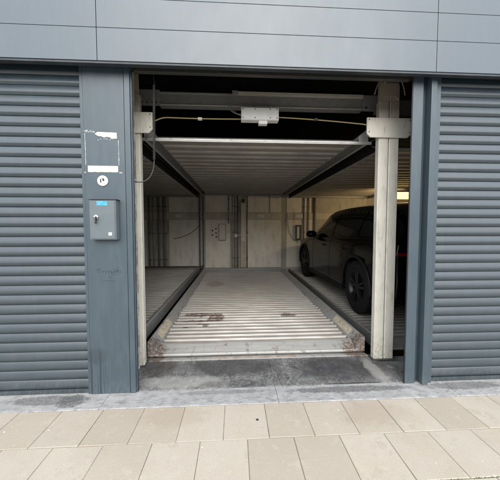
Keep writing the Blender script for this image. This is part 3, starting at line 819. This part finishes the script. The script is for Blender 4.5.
# wheel arches cut out of the body
WR = .375; WY = (.90, 3.72)
cut = MB()
for wy in WY:
    for s in (-1, 1):
        cut.lathe([(CX + s * .60, 0), (CX + s * .60, .43), (CX + s * 1.1, .43), (CX + s * 1.1, 0)] if s > 0 else [(CX - 1.1, 0), (CX - 1.1, .43), (CX - .60, .43), (CX - .60, 0)], (0, CY0 + wy, CZ + WR + .01), 'x', 48)
cu = cut.build('cutter', 'cartrim')
md = body.modifiers.new('b', 'BOOLEAN'); md.object = cu; md.operation = 'DIFFERENCE'; md.solver = 'EXACT'
bpy.context.view_layer.update()
dg = bpy.context.evaluated_depsgraph_get()
nm = bpy.data.meshes.new_from_object(body.evaluated_get(dg))
body.modifiers.clear(); body.data = nm; nm.name = 'body'
bpy.data.objects.remove(cu)
body.parent = CAR; body.matrix_parent_inverse = Matrix.Translation(-CAR.location)
def patch(ya, yb, va, vb, side, off=.004, ny=16, nv=8, slant0=0, slant1=0):
    rows = []
    for i in range(ny + 1):
        r = []
        for j in range(nv + 1):
            tj = j / nv; v = va + (vb - va) * tj
            a = ya + slant0 * tj; c = yb + slant1 * tj
            y = a + (c - a) * i / ny
            x, z = prof_at(y, v); r.append((CX + side * (x + off), CY0 + y, CZ + z + (off * .6 if v > 6 else 0)))
        rows.append(r)
    return rows
for s in (-1, 1):
    for (ya, yb, s0, s1) in ((.42, .92, .12, .0), (.97, 1.90, .0, -.02), (1.96, 2.92, -.02, -.36)):
        MB().grid(patch(ya, yb, 6.06, 6.88, s, .005, 16, 8, s0, s1), True, s < 0).build('side_window', 'carglass', CAR)
    tr = MB().grid(patch(.36, 3.10, 5.90, 6.0, s, .008, 40, 2), True, s < 0); tr.build('window_trim', 'cartrim', CAR)
    MB().box(CX + s * .88 - .02 * (s > 0) - .0, CX + s * .88 + .045, CY0 + 1.38, CY0 + 3.22, CZ + .215, CZ + .30, .012).build('sill_trim', 'cartrim', CAR) if s > 0 else \
        MB().box(CX - .925, CX - .86, CY0 + 1.38, CY0 + 3.22, CZ + .215, CZ + .30, .012).build('sill_trim', 'cartrim', CAR)
    # mirror
    mm = MB(); X = CX + s * .99
    mm.prism([(X - .10, CZ + 1.03), (X + .085, CZ + 1.02), (X + .11, CZ + 1.06), (X + .105, CZ + 1.13), (X + .06, CZ + 1.165), (X - .07, CZ + 1.16), (X - .105, CZ + 1.12)] if s > 0 else [(X + .10, CZ + 1.03), (X - .085, CZ + 1.02), (X - .11, CZ + 1.06), (X - .105, CZ + 1.13), (X - .06, CZ + 1.165), (X + .07, CZ + 1.16), (X + .105, CZ + 1.12)], 'y', CY0 + 2.79, CY0 + 2.92, .022, True)
    mm.box(min(CX + s * .86, CX + s * .95), max(CX + s * .86, CX + s * .95), CY0 + 2.84, CY0 + 2.90, CZ + 1.02, CZ + 1.06, .008)
    mr = mm.build('mirror', 'carpaint', CAR)
    for wy2 in (1.30, 2.25):
        MB().tube([(CX + s * .926, CY0 + wy2 - .09, CZ + .90), (CX + s * .945, CY0 + wy2 - .06, CZ + .90), (CX + s * .945, CY0 + wy2 + .06, CZ + .90), (CX + s * .926, CY0 + wy2 + .09, CZ + .90)], .011, 8).build('door_handle', 'carpaint', CAR)
    # door shut lines
    dl = MB()
    for yy in (.97, 1.93, 2.95):
        dl.tube([(CX + s * (prof_at(yy, v)[0] + .0005), CY0 + yy, CZ + prof_at(yy, v)[1]) for v in [(4.4 if yy < 1 else 2.6) + .2 * q for q in range(9 if yy < 1 else 17)]], .0025, 5)
    dl.build('shut_line', 'gapblack', CAR)
    # tail light wraps the rear corner, reflector below
    def rowz(z_, ya, yb, n_=14):
        out = []
        for i_ in range(n_ + 1):
            y_ = ya + (yb - ya) * i_ / n_
            q_ = min([prof_at(y_, 3.5 + .03 * k_) for k_ in range(100)], key=lambda p_: abs(p_[1] - z_))
            out.append((CX + s * (q_[0] + .006), CY0 + y_ - .004, CZ + z_))
        return out
    MB().grid([rowz(.915 + .009 * i_, .02, .30) for i_ in range(5)], True, s > 0).build('tail_light', 'redlens', CAR)
    MB().grid(patch(4.30, 4.60, 5.0, 5.7, s, .006, 10, 6), True, s < 0).build('headlight', 'lens', CAR)
    # arches and wheels
    for wy in WY:
        ar = MB(); pts = []
        for q in range(25):
            a = R(-8) + R(196) * q / 24
            y = wy - math.cos(a) * .437; z = WR + .01 + math.sin(a) * .437
            # find body half width near this height
            best = min([prof_at(y, 2 + .1 * k2) for k2 in range(34)], key=lambda p_: abs(p_[1] - z))
            pts.append((CX + s * (best[0] + .002), CY0 + y, CZ + z))
        ar.tube(pts, .024, 8); ar.build('wheel_arch_trim', 'cartrim', CAR)
        MB().box(min(CX + s * .58, CX + s * .60), max(CX + s * .58, CX + s * .60), CY0 + wy - .42, CY0 + wy + .42, CZ + .25, CZ + .85).build('arch_liner', 'rubber', CAR)
        W = bpy.data.objects.new('wheel', None); col.objects.link(W); W.location = (CX + s * .80, CY0 + wy, CZ + WR); W.parent = CAR
        W.matrix_parent_inverse = Matrix.Translation(-CAR.location)
        # sub-parts modelled around the hub
        ty = MB().lathe([(-.11, .25), (-.118, .29), (-.118, .335), (-.10, .365), (-.08, .374), (.08, .374), (.10, .365), (.118, .335), (.118, .29), (.11, .25), (.0, .24), (-.11, .25)], (0, 0, 0), 'x', 56, True, False)
        for q in range(72):
            a = 2 * math.pi * q / 72; rot = Matrix.Rotation(a, 3, 'X')
            bb_ = bmesh.new(); bmesh.ops.create_cube(bb_, size=1)
            for v in bb_.verts: v.co = rot @ Vector((v.co.x * .19, v.co.y * .017, v.co.z * .008 + .374))
            ty.merge(bb_)
        to = ty.build('tyre', 'tyre'); to.parent = W
        rm = MB(); o_ = s
        rm.lathe([(o_ * .10, .252), (o_ * .108, .246), (o_ * .100, .232), (o_ * -.06, .215), (o_ * -.10, .25)], (0, 0, 0), 'x', 48, True, False)
        rm.lathe([(o_ * .095, 0), (o_ * .095, .045), (o_ * .085, .06), (o_ * .05, .065)], (0, 0, 0), 'x', 24, True, False)
        rm.lathe([(o_ * .015, 0), (o_ * .015, .17)], (0, 0, 0), 'x', 32, True, False)
        for q in range(5):
            for dq in (-.17, .17):
                a = 2 * math.pi * q / 5 + dq; rot = Matrix.Rotation(a, 3, 'X')
                bb_ = bmesh.new(); bmesh.ops.create_cube(bb_, size=1)
                for v in bb_.verts:
                    zz = .04 + (v.co.z + .5) * .205; wdt = .026 if v.co.z < 0 else .032
                    v.co = rot @ Vector((o_ * (.080 + (.008 if v.co.z > 0 else 0)) + v.co.x * .028, v.co.y * wdt, zz))
                bmesh.ops.bevel(bb_, geom=bb_.edges[:], offset=.003, segments=1, affect='EDGES')
                rm.merge(bb_)
        ro = rm.build('rim', 'rim'); ro.parent = W
# windscreen, rear window, number plate, rear bumper
def top_patch(ya, yb, va, off=.004):
    rows = []
    for i in range(11):
        y = ya + (yb - ya) * i / 10; r = []
        for v in [va, va + .4, 8, 8.5, 9]:
            x, z = prof_at(y, v); r.append((CX + x, CY0 + y, CZ + z + off))
        rows.append(r + [(2 * CX - p_[0], p_[1], p_[2]) for p_ in r[-2::-1]])
    return rows
MB().grid(top_patch(2.66, 3.32, 7.1), True).build('windscreen', 'carglass', CAR)
rw = MB().grid([[(2*CX-p_[0], p_[1]-.004, p_[2]) for p_ in r] for r in top_patch(.10, .40, 7.1)], True); rw.build('rear_window', 'carglass', CAR)
MB().box(CX - .26, CX + .26, CY0 - .018, CY0 - .006, CZ + .70, CZ + .81, .002).build('number_plate', 'boxbeige', CAR)
MB().box(CX - .70, CX + .70, CY0 - .03, CY0 + .06, CZ + .40, CZ + .58, .03).build('rear_bumper', 'cartrim', CAR)

# ------------------------------------------------------------------ unseen low building, added for the paint's reflections and the bay's light
TB = thing('added_low_building', (0, -22, 0), 'unseen low pale building across the road, added for the paint reflections', 'building')
MB().box(-30, 32, -30, -21.5, -.1, 4.2).build('wall', 'palerender', TB)
MB().box(-30.3, 32.3, -30.3, -21.2, 4.2, 4.5).build('roof', 'slate', TB)
for i in range(10):
    x = -26 + i * 6; MB().box(x, x + 1.6, -21.52, -21.44, 1.0, 2.6).build('window', 'glass_dark', TB)

# ------------------------------------------------------------------ light
w = bpy.data.worlds.new('World'); sc.world = w; w.use_nodes = True
nt = w.node_tree; bg = nt.nodes['Background']
sky = nt.nodes.new('ShaderNodeTexSky'); sky.sky_type = 'NISHITA'; sky.sun_disc = False
sky.sun_elevation = R(30); sky.sun_rotation = R(176); sky.dust_density = 4; sky.air_density = 1.2
# thin cloud layer: pulls the blue towards grey-white
mx = nt.nodes.new('ShaderNodeMix'); mx.data_type = 'RGBA'
tc = nt.nodes.new('ShaderNodeTexCoord'); nz = nt.nodes.new('ShaderNodeTexNoise'); nz.inputs['Scale'].default_value = 2.2; nz.inputs['Detail'].default_value = 6
mr = nt.nodes.new('ShaderNodeMapRange'); mr.inputs['From Min'].default_value = .3; mr.inputs['From Max'].default_value = .7; mr.inputs['To Min'].default_value = .885; mr.inputs['To Max'].default_value = .885
nt.links.new(tc.outputs['Generated'], nz.inputs['Vector']); nt.links.new(nz.outputs['Fac'], mr.inputs['Value'])
nt.links.new(mr.outputs[0], mx.inputs[0]); nt.links.new(sky.outputs[0], mx.inputs[6]); mx.inputs[7].default_value = (8.5, 8.9, 9.4, 1)
nt.links.new(mx.outputs[2], bg.inputs[0]); bg.inputs[1].default_value = .12
sl = bpy.data.lights.new('sun', 'SUN'); sl.energy = 1.2; sl.angle = R(50); sl.color = (1, .96, .90)
so = bpy.data.objects.new('sun', sl); col.objects.link(so)
el, az = R(30), R(176); d = Vector((math.sin(az) * math.cos(el), math.cos(az) * math.cos(el), math.sin(el)))
so.rotation_euler = (-d).to_track_quat('-Z', 'Y').to_euler()

# ------------------------------------------------------------------ camera
cd = bpy.data.cameras.new('camera'); cam = bpy.data.objects.new('camera', cd); col.objects.link(cam); sc.camera = cam
cam.location = (0, -2.12, 1.35); cam.rotation_euler = (R(90 - 2.84), 0, R(-3.15))
cd.sensor_fit = 'HORIZONTAL'; cd.sensor_width = 36; cd.lens = 262 / 500 * 36; cd.clip_start = .05; cd.clip_end = 1000
sc.view_settings.view_transform = 'Standard'; sc.view_settings.look = 'None'; sc.view_settings.gamma = 1
sc.view_settings.use_curve_mapping = False; sc.view_settings.exposure = 1.25
